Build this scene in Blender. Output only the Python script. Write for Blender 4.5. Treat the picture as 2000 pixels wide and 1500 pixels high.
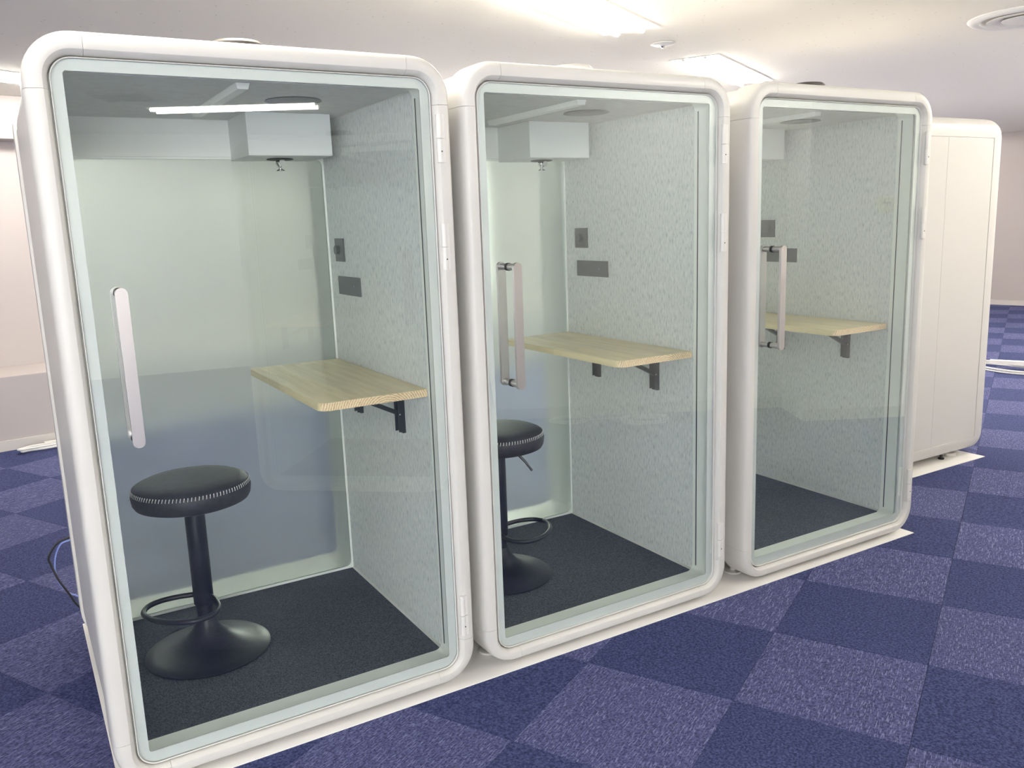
import bpy, bmesh, math, random
from mathutils import Vector, Matrix
random.seed(7)
PI = math.pi
sc = bpy.context.scene
col = sc.collection
for o in list(bpy.data.objects):
    bpy.data.objects.remove(o)

# ------------------------------------------------------------------ camera
cam_d = bpy.data.cameras.new('camera')
cam = bpy.data.objects.new('camera', cam_d)
col.objects.link(cam)
cam.location = (-0.1828, -2.3179, 1.4836)
cam.rotation_euler = (1.3816, 0.0354, -0.5401)
cam_d.sensor_width = 36.0
cam_d.lens = 36.0 * 1659.5 / 2000.0
cam_d.clip_start = 0.05
sc.camera = cam

# ------------------------------------------------------------------ world, exposure
w = bpy.data.worlds.new('world')
sc.world = w
w.use_nodes = True
bg = w.node_tree.nodes['Background']
bg.inputs[0].default_value = (0.75, 0.85, 1.0, 1)
bg.inputs[1].default_value = 1.0
sc.view_settings.view_transform = 'Standard'
sc.view_settings.look = 'None'
sc.view_settings.gamma = 1.0
sc.view_settings.use_curve_mapping = False
sc.view_settings.exposure = 0.55
TUBE = 66.0          # strength of the lit fluorescent tubes
WINDOW = 9.0         # strength of the daylit blinds, mirrored and added

# ------------------------------------------------------------------ lay-out constants
TA = 0.4896                      # direction of the carpet grid
U = Vector((math.cos(TA), math.sin(TA), 0))
V = Vector((-math.sin(TA), math.cos(TA), 0))
TO = Vector((1.599, -0.5804, 0)) # one carpet corner
CZ = 2.5                         # ceiling height


# ------------------------------------------------------------------ materials
def mat(name, color, rough=0.5, metal=0.0, spec=0.5, bump=0.0, bscale=200.0, var=0.0, vscale=8.0, coat=0.0):
    m = bpy.data.materials.new(name)
    m.use_nodes = True
    nt = m.node_tree
    b = nt.nodes['Principled BSDF']
    b.inputs['Base Color'].default_value = (*color, 1)
    b.inputs['Roughness'].default_value = rough
    b.inputs['Metallic'].default_value = metal
    b.inputs['Specular IOR Level'].default_value = spec
    b.inputs['Coat Weight'].default_value = coat
    tc = nt.nodes.new('ShaderNodeTexCoord')
    if var > 0:
        n = nt.nodes.new('ShaderNodeTexNoise')
        n.inputs['Scale'].default_value = vscale
        n.inputs['Detail'].default_value = 4
        nt.links.new(tc.outputs['Object'], n.inputs['Vector'])
        r = nt.nodes.new('ShaderNodeValToRGB')
        r.color_ramp.elements[0].position = 0.3
        r.color_ramp.elements[1].position = 0.7
        r.color_ramp.elements[0].color = (*[c * (1 - var) for c in color], 1)
        r.color_ramp.elements[1].color = (*[min(1, c * (1 + var)) for c in color], 1)
        nt.links.new(n.outputs['Fac'], r.inputs['Fac'])
        nt.links.new(r.outputs['Color'], b.inputs['Base Color'])
    if bump > 0:
        n2 = nt.nodes.new('ShaderNodeTexNoise')
        n2.inputs['Scale'].default_value = bscale
        n2.inputs['Detail'].default_value = 3
        nt.links.new(tc.outputs['Object'], n2.inputs['Vector'])
        bp = nt.nodes.new('ShaderNodeBump')
        bp.inputs['Strength'].default_value = bump
        bp.inputs['Distance'].default_value = 0.002
        nt.links.new(n2.outputs['Fac'], bp.inputs['Height'])
        nt.links.new(bp.outputs['Normal'], b.inputs['Normal'])
    return m


def emit_mat(name, color, strength):
    m = mat(name, color, 0.4)
    b = m.node_tree.nodes['Principled BSDF']
    b.inputs['Emission Color'].default_value = (*color, 1)
    b.inputs['Emission Strength'].default_value = strength
    return m


def glass_mat(name, tint):
    # thin architectural pane: tinted see-through plus fresnel mirror
    m = bpy.data.materials.new(name)
    m.use_nodes = True
    nt = m.node_tree
    nt.nodes.remove(nt.nodes['Principled BSDF'])
    out = nt.nodes['Material Output']
    t = nt.nodes.new('ShaderNodeBsdfTransparent')
    t.inputs[0].default_value = (*tint, 1)
    g = nt.nodes.new('ShaderNodeBsdfGlossy')
    g.inputs['Roughness'].default_value = 0.004
    g.inputs['Color'].default_value = (0.95, 1, 1, 1)
    f = nt.nodes.new('ShaderNodeFresnel')
    f.inputs['IOR'].default_value = 1.5
    mx = nt.nodes.new('ShaderNodeMixShader')
    geo = nt.nodes.new('ShaderNodeNewGeometry')
    sub = nt.nodes.new('ShaderNodeMath')          # only the face being entered mirrors (both sides folded into one)
    sub.operation = 'SUBTRACT'
    sub.inputs[0].default_value = 2.3
    sub.use_clamp = False
    k6 = nt.nodes.new('ShaderNodeMath')
    k6.operation = 'MULTIPLY'
    k6.inputs[1].default_value = 2.3
    nt.links.new(geo.outputs['Backfacing'], k6.inputs[0])
    nt.links.new(k6.outputs[0], sub.inputs[1])
    mf = nt.nodes.new('ShaderNodeMath')
    mf.operation = 'MULTIPLY'
    mf.use_clamp = True
    nt.links.new(sub.outputs[0], mf.inputs[0])
    nt.links.new(f.outputs[0], mf.inputs[1])
    nt.links.new(mf.outputs[0], mx.inputs[0])
    nt.links.new(t.outputs[0], mx.inputs[1])
    nt.links.new(g.outputs[0], mx.inputs[2])
    nt.links.new(mx.outputs[0], out.inputs[0])
    return m


def frost_mat(name):
    m = bpy.data.materials.new(name)
    m.use_nodes = True
    nt = m.node_tree
    nt.nodes.remove(nt.nodes['Principled BSDF'])
    out = nt.nodes['Material Output']
    r = nt.nodes.new('ShaderNodeBsdfRefraction')
    r.inputs['Color'].default_value = (0.82, 0.90, 0.875, 1)
    r.inputs['Roughness'].default_value = 0.52
    r.inputs['IOR'].default_value = 1.06
    d = nt.nodes.new('ShaderNodeBsdfTranslucent')
    d.inputs['Color'].default_value = (0.8, 0.86, 0.84, 1)
    g = nt.nodes.new('ShaderNodeBsdfGlossy')
    g.inputs['Roughness'].default_value = 0.05
    mx0 = nt.nodes.new('ShaderNodeMixShader')
    mx0.inputs[0].default_value = 0.18
    nt.links.new(r.outputs[0], mx0.inputs[1])
    nt.links.new(d.outputs[0], mx0.inputs[2])
    f = nt.nodes.new('ShaderNodeFresnel')
    f.inputs['IOR'].default_value = 1.4
    mx = nt.nodes.new('ShaderNodeMixShader')
    nt.links.new(f.outputs[0], mx.inputs[0])
    nt.links.new(mx0.outputs[0], mx.inputs[1])
    nt.links.new(g.outputs[0], mx.inputs[2])
    nt.links.new(mx.outputs[0], out.inputs[0])
    return m


def carpet_mat(name, base, hi, dark, dash):
    m = mat(name, base, 0.95, spec=0.15)
    nt = m.node_tree
    b = nt.nodes['Principled BSDF']
    tc = nt.nodes.new('ShaderNodeTexCoord')
    oi = nt.nodes.new('ShaderNodeObjectInfo')
    add = nt.nodes.new('ShaderNodeVectorMath')
    add.operation = 'MULTIPLY_ADD'
    comb = nt.nodes.new('ShaderNodeCombineXYZ')
    for i in range(3):
        nt.links.new(oi.outputs['Random'], comb.inputs[i])
    add.inputs[1].default_value = (13.7, 7.9, 3.1)
    nt.links.new(comb.outputs[0], add.inputs[0])
    nt.links.new(tc.outputs['Object'], add.inputs[2])
    # loop-pile mottling
    n = nt.nodes.new('ShaderNodeTexNoise')
    n.inputs['Scale'].default_value = 125
    n.inputs['Detail'].default_value = 4
    n.inputs['Roughness'].default_value = 0.7
    nt.links.new(add.outputs[0], n.inputs['Vector'])
    r = nt.nodes.new('ShaderNodeValToRGB')
    e = r.color_ramp.elements
    e[0].position = 0.38
    e[0].color = (*dark, 1)
    e[1].position = 0.62
    e[1].color = (*hi, 1)
    k = e.new(0.5)
    k.color = (*base, 1)
    nt.links.new(n.outputs['Fac'], r.inputs['Fac'])
    last = r.outputs['Color']
    # broken light yarn lines running along the grid
    mp = nt.nodes.new('ShaderNodeMapping')
    mp.inputs['Scale'].default_value = (34, 250, 1)
    nt.links.new(add.outputs[0], mp.inputs['Vector'])
    n3 = nt.nodes.new('ShaderNodeTexNoise')
    n3.inputs['Scale'].default_value = 1.0
    n3.inputs['Detail'].default_value = 1
    nt.links.new(mp.outputs[0], n3.inputs['Vector'])
    r3 = nt.nodes.new('ShaderNodeValToRGB')
    r3.color_ramp.elements[0].position = 0.57
    r3.color_ramp.elements[1].position = 0.68
    nt.links.new(n3.outputs['Fac'], r3.inputs['Fac'])
    ml = nt.nodes.new('ShaderNodeMath')
    ml.operation = 'MULTIPLY'
    ml.inputs[1].default_value = dash
    nt.links.new(r3.outputs['Color'], ml.inputs[0])
    mix = nt.nodes.new('ShaderNodeMixRGB')
    mix.inputs[2].default_value = (0.20, 0.22, 0.36, 1)
    nt.links.new(ml.outputs[0], mix.inputs[0])
    nt.links.new(last, mix.inputs[1])
    nt.links.new(mix.outputs[0], b.inputs['Base Color'])
    bp = nt.nodes.new('ShaderNodeBump')
    bp.inputs['Strength'].default_value = 0.5
    bp.inputs['Distance'].default_value = 0.003
    nt.links.new(n.outputs['Fac'], bp.inputs['Height'])
    nt.links.new(bp.outputs['Normal'], b.inputs['Normal'])
    return m


def felt_mat():
    m = mat('grey_felt', (0.5, 0.52, 0.54), 0.95, spec=0.1)
    nt = m.node_tree
    b = nt.nodes['Principled BSDF']
    tc = nt.nodes.new('ShaderNodeTexCoord')
    mp = nt.nodes.new('ShaderNodeMapping')
    mp.inputs['Scale'].default_value = (150, 150, 40)
    nt.links.new(tc.outputs['Object'], mp.inputs['Vector'])
    n = nt.nodes.new('ShaderNodeTexNoise')
    n.inputs['Scale'].default_value = 1.0
    n.inputs['Detail'].default_value = 6
    n.inputs['Roughness'].default_value = 0.62
    n.inputs['Distortion'].default_value = 0.25
    nt.links.new(mp.outputs[0], n.inputs['Vector'])
    r = nt.nodes.new('ShaderNodeValToRGB')
    e = r.color_ramp.elements
    e[0].position = 0.27
    e[0].color = (0.38, 0.41, 0.43, 1)
    e[1].position = 0.66
    e[1].color = (0.84, 0.84, 0.81, 1)
    k = e.new(0.44)
    k.color = (0.70, 0.72, 0.71, 1)
    nt.links.new(n.outputs['Fac'], r.inputs['Fac'])
    nt.links.new(r.outputs['Color'], b.inputs['Base Color'])
    return m


def wood_mat():
    m = mat('pine_board', (0.75, 0.6, 0.35), 0.38, coat=0.2)
    nt = m.node_tree
    b = nt.nodes['Principled BSDF']
    tc = nt.nodes.new('ShaderNodeTexCoord')
    sep = nt.nodes.new('ShaderNodeSeparateXYZ')
    nt.links.new(tc.outputs['Object'], sep.inputs[0])
    # long grain along the board
    mp = nt.nodes.new('ShaderNodeMapping')
    mp.inputs['Scale'].default_value = (40, 3.0, 40)
    nt.links.new(tc.outputs['Object'], mp.inputs['Vector'])
    n = nt.nodes.new('ShaderNodeTexNoise')
    n.inputs['Scale'].default_value = 1
    n.inputs['Detail'].default_value = 5
    nt.links.new(mp.outputs[0], n.inputs['Vector'])
    r = nt.nodes.new('ShaderNodeValToRGB')
    r.color_ramp.elements[0].position = 0.3
    r.color_ramp.elements[0].color = (0.80, 0.64, 0.33, 1)
    r.color_ramp.elements[1].position = 0.62
    r.color_ramp.elements[1].color = (0.96, 0.82, 0.51, 1)
    nt.links.new(n.outputs['Fac'], r.inputs['Fac'])
    # glued strips of slightly different tone (strips run along y)
    mp2 = nt.nodes.new('ShaderNodeMapping')
    mp2.inputs['Scale'].default_value = (14, 1.6, 0.01)
    nt.links.new(tc.outputs['Object'], mp2.inputs['Vector'])
    vo = nt.nodes.new('ShaderNodeTexVoronoi')
    vo.distance = 'CHEBYCHEV'
    vo.inputs['Scale'].default_value = 1
    vo.inputs['Randomness'].default_value = 0.6
    nt.links.new(mp2.outputs[0], vo.inputs['Vector'])
    hs = nt.nodes.new('ShaderNodeSeparateColor')
    nt.links.new(vo.outputs['Color'], hs.inputs[0])
    mr = nt.nodes.new('ShaderNodeMapRange')
    mr.inputs['To Min'].default_value = 0.88
    mr.inputs['To Max'].default_value = 1.08
    nt.links.new(hs.outputs[0], mr.inputs['Value'])
    mul = nt.nodes.new('ShaderNodeVectorMath')
    mul.operation = 'SCALE'
    nt.links.new(r.outputs['Color'], mul.inputs[0])
    nt.links.new(mr.outputs[0], mul.inputs['Scale'])
    # growth rings on the sawn end (faces whose normal points along y)
    ring = nt.nodes.new('ShaderNodeTexWave')
    ring.wave_type = 'RINGS'
    ring.rings_direction = 'Y'
    ring.inputs['Scale'].default_value = 42
    ring.inputs['Distortion'].default_value = 3.5
    ring.inputs['Detail Scale'].default_value = 6
    mp3 = nt.nodes.new('ShaderNodeMapping')
    mp3.inputs['Location'].default_value = (-0.8, 0, -0.90)
    mp3.inputs['Scale'].default_value = (1, 0.05, 1)
    nt.links.new(tc.outputs['Object'], mp3.inputs['Vector'])
    nt.links.new(mp3.outputs[0], ring.inputs['Vector'])
    r4 = nt.nodes.new('ShaderNodeValToRGB')
    r4.color_ramp.elements[0].position = 0.1
    r4.color_ramp.elements[0].color = (0.66, 0.40, 0.20, 1)
    r4.color_ramp.elements[1].position = 0.55
    r4.color_ramp.elements[1].color = (0.93, 0.76, 0.50, 1)
    nt.links.new(ring.outputs['Color'], r4.inputs['Fac'])
    sn = nt.nodes.new('ShaderNodeSeparateXYZ')
    nt.links.new(tc.outputs['Normal'], sn.inputs[0])
    ab = nt.nodes.new('ShaderNodeMath')
    ab.operation = 'ABSOLUTE'
    nt.links.new(sn.outputs['Y'], ab.inputs[0])
    gt = nt.nodes.new('ShaderNodeMath')
    gt.operation = 'GREATER_THAN'
    gt.inputs[1].default_value = 0.6
    nt.links.new(ab.outputs[0], gt.inputs[0])
    mx = nt.nodes.new('ShaderNodeMixRGB')
    nt.links.new(gt.outputs[0], mx.inputs[0])
    nt.links.new(mul.outputs[0], mx.inputs[1])
    nt.links.new(r4.outputs['Color'], mx.inputs[2])
    nt.links.new(mx.outputs[0], b.inputs['Base Color'])
    return m


M = {
    'shell': mat('white_shell', (0.645, 0.628, 0.594), 0.34, spec=0.4),
    'frit': mat('pale_frit', (0.665, 0.68, 0.655), 0.4, spec=0.3),
    'edge': mat('white_door_edge', (0.74, 0.73, 0.70), 0.3),
    'jamb': mat('jamb_paint', (0.90, 0.92, 0.87), 0.45),
    'inner_white': mat('inner_white', (0.80, 0.81, 0.80), 0.5),
    'roof_lining': mat('roof_lining', (0.66, 0.66, 0.65), 0.8, var=0.06, vscale=30),
    'header': mat('header_white', (0.93, 0.93, 0.90), 0.5),
    'dark_gasket': mat('dark_gasket', (0.02, 0.025, 0.03), 0.6),
    'glass': glass_mat('clear_glass', (0.972, 0.988, 0.984)),
    'frost': frost_mat('frosted_glass'),
    'felt': felt_mat(),
    'booth_carpet': mat('booth_carpet', (0.085, 0.097, 0.112), 0.95, spec=0.1, var=0.65, vscale=230, bump=0.4, bscale=260),
    'wood': wood_mat(),
    'black_metal': mat('black_metal', (0.012, 0.014, 0.022), 0.36, spec=0.5),
    'leather': mat('black_leather', (0.026, 0.026, 0.029), 0.5, bump=0.35, bscale=380, var=0.25, vscale=40),
    'thread': mat('white_thread', (0.75, 0.74, 0.70), 0.7),
    'satin': mat('satin_steel', (0.52, 0.495, 0.485), 0.34, metal=0.85),
    'chrome': mat('chrome', (0.8, 0.8, 0.8), 0.12, metal=1.0),
    'black_plastic': mat('black_plastic', (0.02, 0.02, 0.02), 0.5),
    'dark_plate': mat('dark_plate', (0.075, 0.078, 0.088), 0.45),
    'fan_cover_shade': mat('fan_cover_silhouette', (0.035, 0.030, 0.027), 0.5),  # shade put into the colour: cover stands dark against the lamps
    'hinge': mat('hinge_white', (0.72, 0.70, 0.67), 0.3),
    'ceiling': mat('ceiling_board', (0.93, 0.90, 0.83), 0.9, spec=0.2, bump=0.25, bscale=60),
    'wall': mat('wall_paint', (0.47, 0.43, 0.425), 0.8, spec=0.2),
    'wall_white': mat('wall_white', (0.80, 0.79, 0.77), 0.8, spec=0.2),
    'skirting': mat('skirting', (0.60, 0.565, 0.54), 0.6),
    'sheet': mat('white_board_sheet', (0.90, 0.88, 0.85), 0.4),
    'tube': emit_mat('lit_tube', (1.0, 0.945, 0.845), TUBE),
    'tube_off': mat('unlit_tube', (0.8, 0.8, 0.8), 0.3),
    'reflector': mat('lamp_reflector', (0.86, 0.85, 0.83), 0.4),
    'blind': emit_mat('daylit_blind', (0.97, 0.985, 1.0), WINDOW),
    'fill_back': emit_mat('back_fill_glow', (1.0, 0.94, 0.83), WINDOW * 1.1),  # glow of the hidden windows added to the back wall
    'fill_side': emit_mat('side_fill_glow', (0.93, 0.97, 1.0), WINDOW * 0.3),  # glow of the fill windows added to the left wall
    'cable_black': mat('black_cable', (0.012, 0.013, 0.02), 0.5),
    'cable_blue': mat('blue_cable', (0.25, 0.33, 0.75), 0.45),
    'cable_white': mat('white_cable', (0.8, 0.78, 0.76), 0.45),
    'slab': mat('floor_slab', (0.05, 0.05, 0.09), 0.95),
    'carpet_dark': carpet_mat('carpet_dark', (0.038, 0.048, 0.128), (0.066, 0.080, 0.185), (0.018, 0.023, 0.072), 0.0),
    'carpet_light': carpet_mat('carpet_light', (0.064, 0.070, 0.170), (0.100, 0.110, 0.235), (0.030, 0.034, 0.090), 0.75),
}


def ceiling_specks():
    m = M['ceiling']
    nt = m.node_tree
    b = nt.nodes['Principled BSDF']
    tc = nt.nodes.new('ShaderNodeTexCoord')
    v = nt.nodes.new('ShaderNodeTexVoronoi')
    v.inputs['Scale'].default_value = 14
    nt.links.new(tc.outputs['Object'], v.inputs['Vector'])
    r = nt.nodes.new('ShaderNodeValToRGB')
    r.color_ramp.elements[0].position = 0.055
    r.color_ramp.elements[0].color = (0.66, 0.63, 0.57, 1)
    r.color_ramp.elements[1].position = 0.085
    r.color_ramp.elements[1].color = (0.93, 0.90, 0.83, 1)
    nt.links.new(v.outputs['Distance'], r.inputs['Fac'])
    nt.links.new(r.outputs['Color'], b.inputs['Base Color'])


ceiling_specks()


# ------------------------------------------------------------------ mesh helpers
def obj(name, bm, m, parent=None, smooth=False, label=None, bevel=0.0, seg=2):
    me = bpy.data.meshes.new(name)
    if bevel > 0:
        bmesh.ops.bevel(bm, geom=list(bm.edges), offset=bevel, segments=seg, profile=0.6, affect='EDGES', clamp_overlap=True)
    bmesh.ops.recalc_face_normals(bm, faces=list(bm.faces))
    bm.to_mesh(me)
    bm.free()
    me.materials.append(M[m] if isinstance(m, str) else m)
    if smooth:
        for p in me.polygons:
            p.use_smooth = True
        try:
            me.set_sharp_from_angle(angle=math.radians(35))
        except Exception:
            pass
    o = bpy.data.objects.new(name, me)
    col.objects.link(o)
    if parent is not None:
        o.parent = parent
    if label:
        o['label'] = label
    return o


def thing(name, label, cat, loc=(0, 0, 0), rz=0.0, group=None):
    o = bpy.data.objects.new(name, None)
    o.empty_display_size = 0.1
    col.objects.link(o)
    o.location = loc
    o.rotation_euler = (0, 0, rz)
    o['label'] = label
    o['category'] = cat
    if group:
        o['group'] = group
    return o


def tag(o, label, cat, group=None):
    o['label'] = label
    o['category'] = cat
    if group:
        o['group'] = group
    return o


def struct(o):
    o['kind'] = 'structure'
    return o


def new():
    return bmesh.new()


def box(bm, x0, x1, y0, y1, z0, z1):
    r = bmesh.ops.create_cube(bm, size=1.0)
    for v in r['verts']:
        v.co = Vector(((x0 + x1) / 2 + v.co.x * (x1 - x0), (y0 + y1) / 2 + v.co.y * (y1 - y0), (z0 + z1) / 2 + v.co.z * (z1 - z0)))
    return bm


def bx(x0, x1, y0, y1, z0, z1):
    return box(new(), x0, x1, y0, y1, z0, z1)


def cyl(bm, p0, p1, r, n=20, r1=None):
    p0 = Vector(p0)
    p1 = Vector(p1)
    d = p1 - p0
    q = d.to_track_quat('Z', 'Y').to_matrix().to_4x4()
    mt = Matrix.Translation((p0 + p1) / 2) @ q
    bmesh.ops.create_cone(bm, cap_ends=True, segments=n, radius1=r, radius2=r if r1 is None else r1, depth=d.length, matrix=mt)
    return bm


def lathe(bm, prof, n=48, c=(0, 0), close_ends=True):
    rings = []
    for r, z in prof:
        if r < 1e-5:
            rings.append([bm.verts.new((c[0], c[1], z))])
        else:
            rings.append([bm.verts.new((c[0] + r * math.cos(2 * PI * k / n), c[1] + r * math.sin(2 * PI * k / n), z)) for k in range(n)])
    for a, b in zip(rings[:-1], rings[1:]):
        for k in range(n):
            k2 = (k + 1) % n
            if len(a) == 1 and len(b) == 1:
                continue
            if len(a) == 1:
                bm.faces.new((a[0], b[k2], b[k]))
            elif len(b) == 1:
                bm.faces.new((a[k], a[k2], b[0]))
            else:
                bm.faces.new((a[k], a[k2], b[k2], b[k]))
    return bm


def tube(bm, pts, r, n=10, closed=False, sub=6):
    # smooth catmull-rom tube through the points
    P = [Vector(p) for p in pts]
    if len(P) > 2 and sub > 1:
        Q = []
        N = len(P)
        rng = range(N if closed else N - 1)
        for i in rng:
            p0 = P[(i - 1) % N] if (closed or i > 0) else P[0] * 2 - P[1]
            p1 = P[i]
            p2 = P[(i + 1) % N]
            p3 = P[(i + 2) % N] if (closed or i + 2 < N) else P[-1] * 2 - P[-2]
            for k in range(sub):
                t = k / sub
                Q.append(0.5 * ((2 * p1) + (-p0 + p2) * t + (2 * p0 - 5 * p1 + 4 * p2 - p3) * t * t + (-p0 + 3 * p1 - 3 * p2 + p3) * t ** 3))
        if not closed:
            Q.append(P[-1])
        P = Q
    N = len(P)
    rings = []
    up = Vector((0, 0, 1))
    prev = None
    for i in range(N):
        a = P[(i - 1) % N] if (closed or i > 0) else P[i]
        b = P[(i + 1) % N] if (closed or i < N - 1) else P[i]
        t = (b - a).normalized()
        if prev is None:
            s = t.cross(up)
            if s.length < 1e-3:
                s = t.cross(Vector((1, 0, 0)))
            s.normalize()
        else:
            s = (prev - t * prev.dot(t)).normalized()
        prev = s
        q = t.cross(s)
        rings.append([bm.verts.new(P[i] + r * (math.cos(2 * PI * k / n) * s + math.sin(2 * PI * k / n) * q)) for k in range(n)])
    for i in range(N if closed else N - 1):
        a = rings[i]
        b = rings[(i + 1) % N]
        for k in range(n):
            bm.faces.new((a[k], a[(k + 1) % n], b[(k + 1) % n], b[k]))
    if not closed:
        bm.faces.new(rings[0])
        bm.faces.new(list(reversed(rings[-1])))
    return bm


# rounded rectangle in the xz plane as 8 chains: corner, side, corner, side ...
def rr_points(rc, ns=10):
    x0, x1, z0, z1, r = rc
    cs = [(x1 - r, z1 - r, 0), (x0 + r, z1 - r, PI / 2), (x0 + r, z0 + r, PI), (x1 - r, z0 + r, 1.5 * PI)]
    return [[(cx + r * math.cos(a0 + k * PI / 2 / ns), cz + r * math.sin(a0 + k * PI / 2 / ns)) for k in range(ns + 1)] for cx, cz, a0 in cs]


def loft_piece(bm, A, B, prof):
    """A, B: chains of xz points (inner, outer); prof: closed polygon of (t, y)."""
    rings = []
    for (ax, az), (bx_, bz) in zip(A, B):
        rings.append([bm.verts.new((ax + (bx_ - ax) * t, y, az + (bz - az) * t)) for t, y in prof])
    n = len(prof)
    for a, b in zip(rings[:-1], rings[1:]):
        for k in range(n):
            bm.faces.new((a[k], a[(k + 1) % n], b[(k + 1) % n], b[k]))
    return rings


def loft_ring(bm, inner, outer, prof, ns=10):
    A = sum(rr_points(inner, ns), [])
    B = sum(rr_points(outer, ns), [])
    rings = loft_piece(bm, A, B, prof)
    a, b = rings[-1], rings[0]
    n = len(prof)
    for k in range(n):
        bm.faces.new((a[k], a[(k + 1) % n], b[(k + 1) % n], b[k]))
    return bm


def loft_segments(inner, outer, prof, ext=0.02, gap=0.0008, ns=12):
    """returns 8 bmeshes: (kind, bm) corners and straight lengths with a hairline joint"""
    CA = rr_points(inner, ns)
    CB = rr_points(outer, ns)
    out = []

    def mv(p, q, d):
        v = Vector((q[0] - p[0], q[1] - p[1]))
        v.normalize()
        return (p[0] + v.x * d, p[1] + v.y * d)
    for i in range(4):
        j = (i + 1) % 4
        h = (i - 1) % 4
        # the joint is perpendicular: extend inner and outer chains to the same station
        a_end, b_end = CA[i][-1], CB[i][-1]
        a_nxt, b_nxt = CA[j][0], CB[j][0]
        a_sta, b_sta = CA[i][0], CB[i][0]
        a_prv, b_prv = CA[h][-1], CB[h][-1]
        horiz = i % 2 == 0   # after the top right corner comes the top rail (running in -x)

        def station(pa, pb, along_x, sgn, e):
            # coordinate of the joint = the one further along
            if along_x:
                s = min(pa[0], pb[0]) if sgn < 0 else max(pa[0], pb[0])
                s += sgn * e
                return (s, pa[1]), (s, pb[1])
            s = min(pa[1], pb[1]) if sgn < 0 else max(pa[1], pb[1])
            s += sgn * e
            return (pa[0], s), (pb[0], s)
        dirs = [(True, -1), (False, -1), (True, 1), (False, 1)]
        axx, sg = dirs[i]
        ea, eb = station(a_end, b_end, axx, sg, ext)
        pxx, psg = dirs[h]
        sa, sb = station(a_sta, b_sta, pxx, -psg, ext)
        bm = new()
        rings = loft_piece(bm, [sa] + CA[i] + [ea], [sb] + CB[i] + [eb], prof)
        bm.faces.new(rings[0])
        bm.faces.new(list(reversed(rings[-1])))
        out.append(('corner', bm))
        # straight piece to the next corner
        na, nb = station(a_nxt, b_nxt, axx, -sg, ext)
        s1a, s1b = station(a_end, b_end, axx, sg, ext + gap)
        n1a, n1b = station(a_nxt, b_nxt, axx, -sg, ext + gap)
        bm = new()
        rings = loft_piece(bm, [s1a, n1a], [s1b, n1b], prof)
        bm.faces.new(rings[0])
        bm.faces.new(list(reversed(rings[-1])))
        out.append(('straight', bm))
    return out


def rr_plate(bm, rc, y0, y1, ns=6):
    pts = sum(rr_points(rc, ns), [])
    a = [bm.verts.new((x, y0, z)) for x, z in pts]
    b = [bm.verts.new((x, y1, z)) for x, z in pts]
    bm.faces.new(a)
    bm.faces.new(list(reversed(b)))
    n = len(a)
    for k in range(n):
        bm.faces.new((a[k], b[k], b[(k + 1) % n], a[(k + 1) % n]))
    return bm


def copy_tree(o, parent=None):
    c = o.copy()
    col.objects.link(c)
    if parent is not None:
        c.parent = parent
    for ch in list(o.children):
        copy_tree(ch, c)
    return c


# ================================================================== the room
def poly_prism(pts, z0, z1):
    bm = new()
    a = [bm.verts.new((x, y, z0)) for x, y in pts]
    b = [bm.verts.new((x, y, z1)) for x, y in pts]
    bm.faces.new(list(reversed(a)))
    bm.faces.new(b)
    n = len(a)
    for k in range(n):
        bm.faces.new((a[k], a[(k + 1) % n], b[(k + 1) % n], b[k]))
    return bm


def wall_seg(p, q, z0, z1, th):
    """upright slab from p to q, thickness to the left of p->q"""
    p = Vector((*p, 0))
    q = Vector((*q, 0))
    d = (q - p).normalized()
    n = Vector((-d.y, d.x, 0)) * th
    return poly_prism([(p.x, p.y), (q.x, q.y), (q.x + n.x, q.y + n.y), (p.x + n.x, p.y + n.y)], z0, z1)


# floor slab and carpet tiles
floor = struct(obj('floor', bx(-5.5, 15.0, -9.0, 9.0, -0.12, -0.008), 'slab'))


def project(p):
    q = cam.matrix_world.inverted() @ p
    if q.z > -0.1:
        return None
    return (1000 + 1659.5 * q.x / -q.z, 750 - 1659.5 * q.y / -q.z)


bpy.context.view_layer.update()
cand = []
rest = []
for i in range(-26, 34):
    for j in range(-26, 26):
        c = TO + 0.5 * ((i + 0.5) * U + (j + 0.5) * V)
        if not (-5.2 < c.x < 14.7 and -8.7 < c.y < 8.7):
            continue
        pts = [project(TO + 0.5 * (a * U + b * V)) for a in (i, i + 1) for b in (j, j + 1)]
        under = (-0.35 < c.x < 3.5 and 0.2 < c.y < 1.0)
        ok = all(p is not None for p in pts)
        area = 0
        if ok:
            xs = [p[0] for p in pts]
            ys = [p[1] for p in pts]
            inside = max(xs) > 0 and min(xs) < 2000 and min(ys) < 1500 and max(ys) > 0
            if inside and not under:
                area = (max(xs) - min(xs)) * (max(ys) - min(ys))
        lightc = ((i + j) % 2 != 0) != (j >= 3)    # the checker slips by one tile where it runs under the booths
        if area > 0:
            cand.append((area, i, j, lightc))
        else:
            rest.append((i, j, lightc))
cand.sort(reverse=True)
rest += [(i, j, l) for _, i, j, l in cand[290:]]


def tile_mesh(name, m):
    bm = bx(0.0004, 0.4996, 0.0004, 0.4996, -0.008, 0.0)
    me = bpy.data.meshes.new(name)
    bmesh.ops.bevel(bm, geom=[e for e in bm.edges if all(v.co.z > -0.001 for v in e.verts)], offset=0.0012, segments=1, affect='EDGES')
    bm.to_mesh(me)
    bm.free()
    me.materials.append(M[m])
    return me


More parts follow.
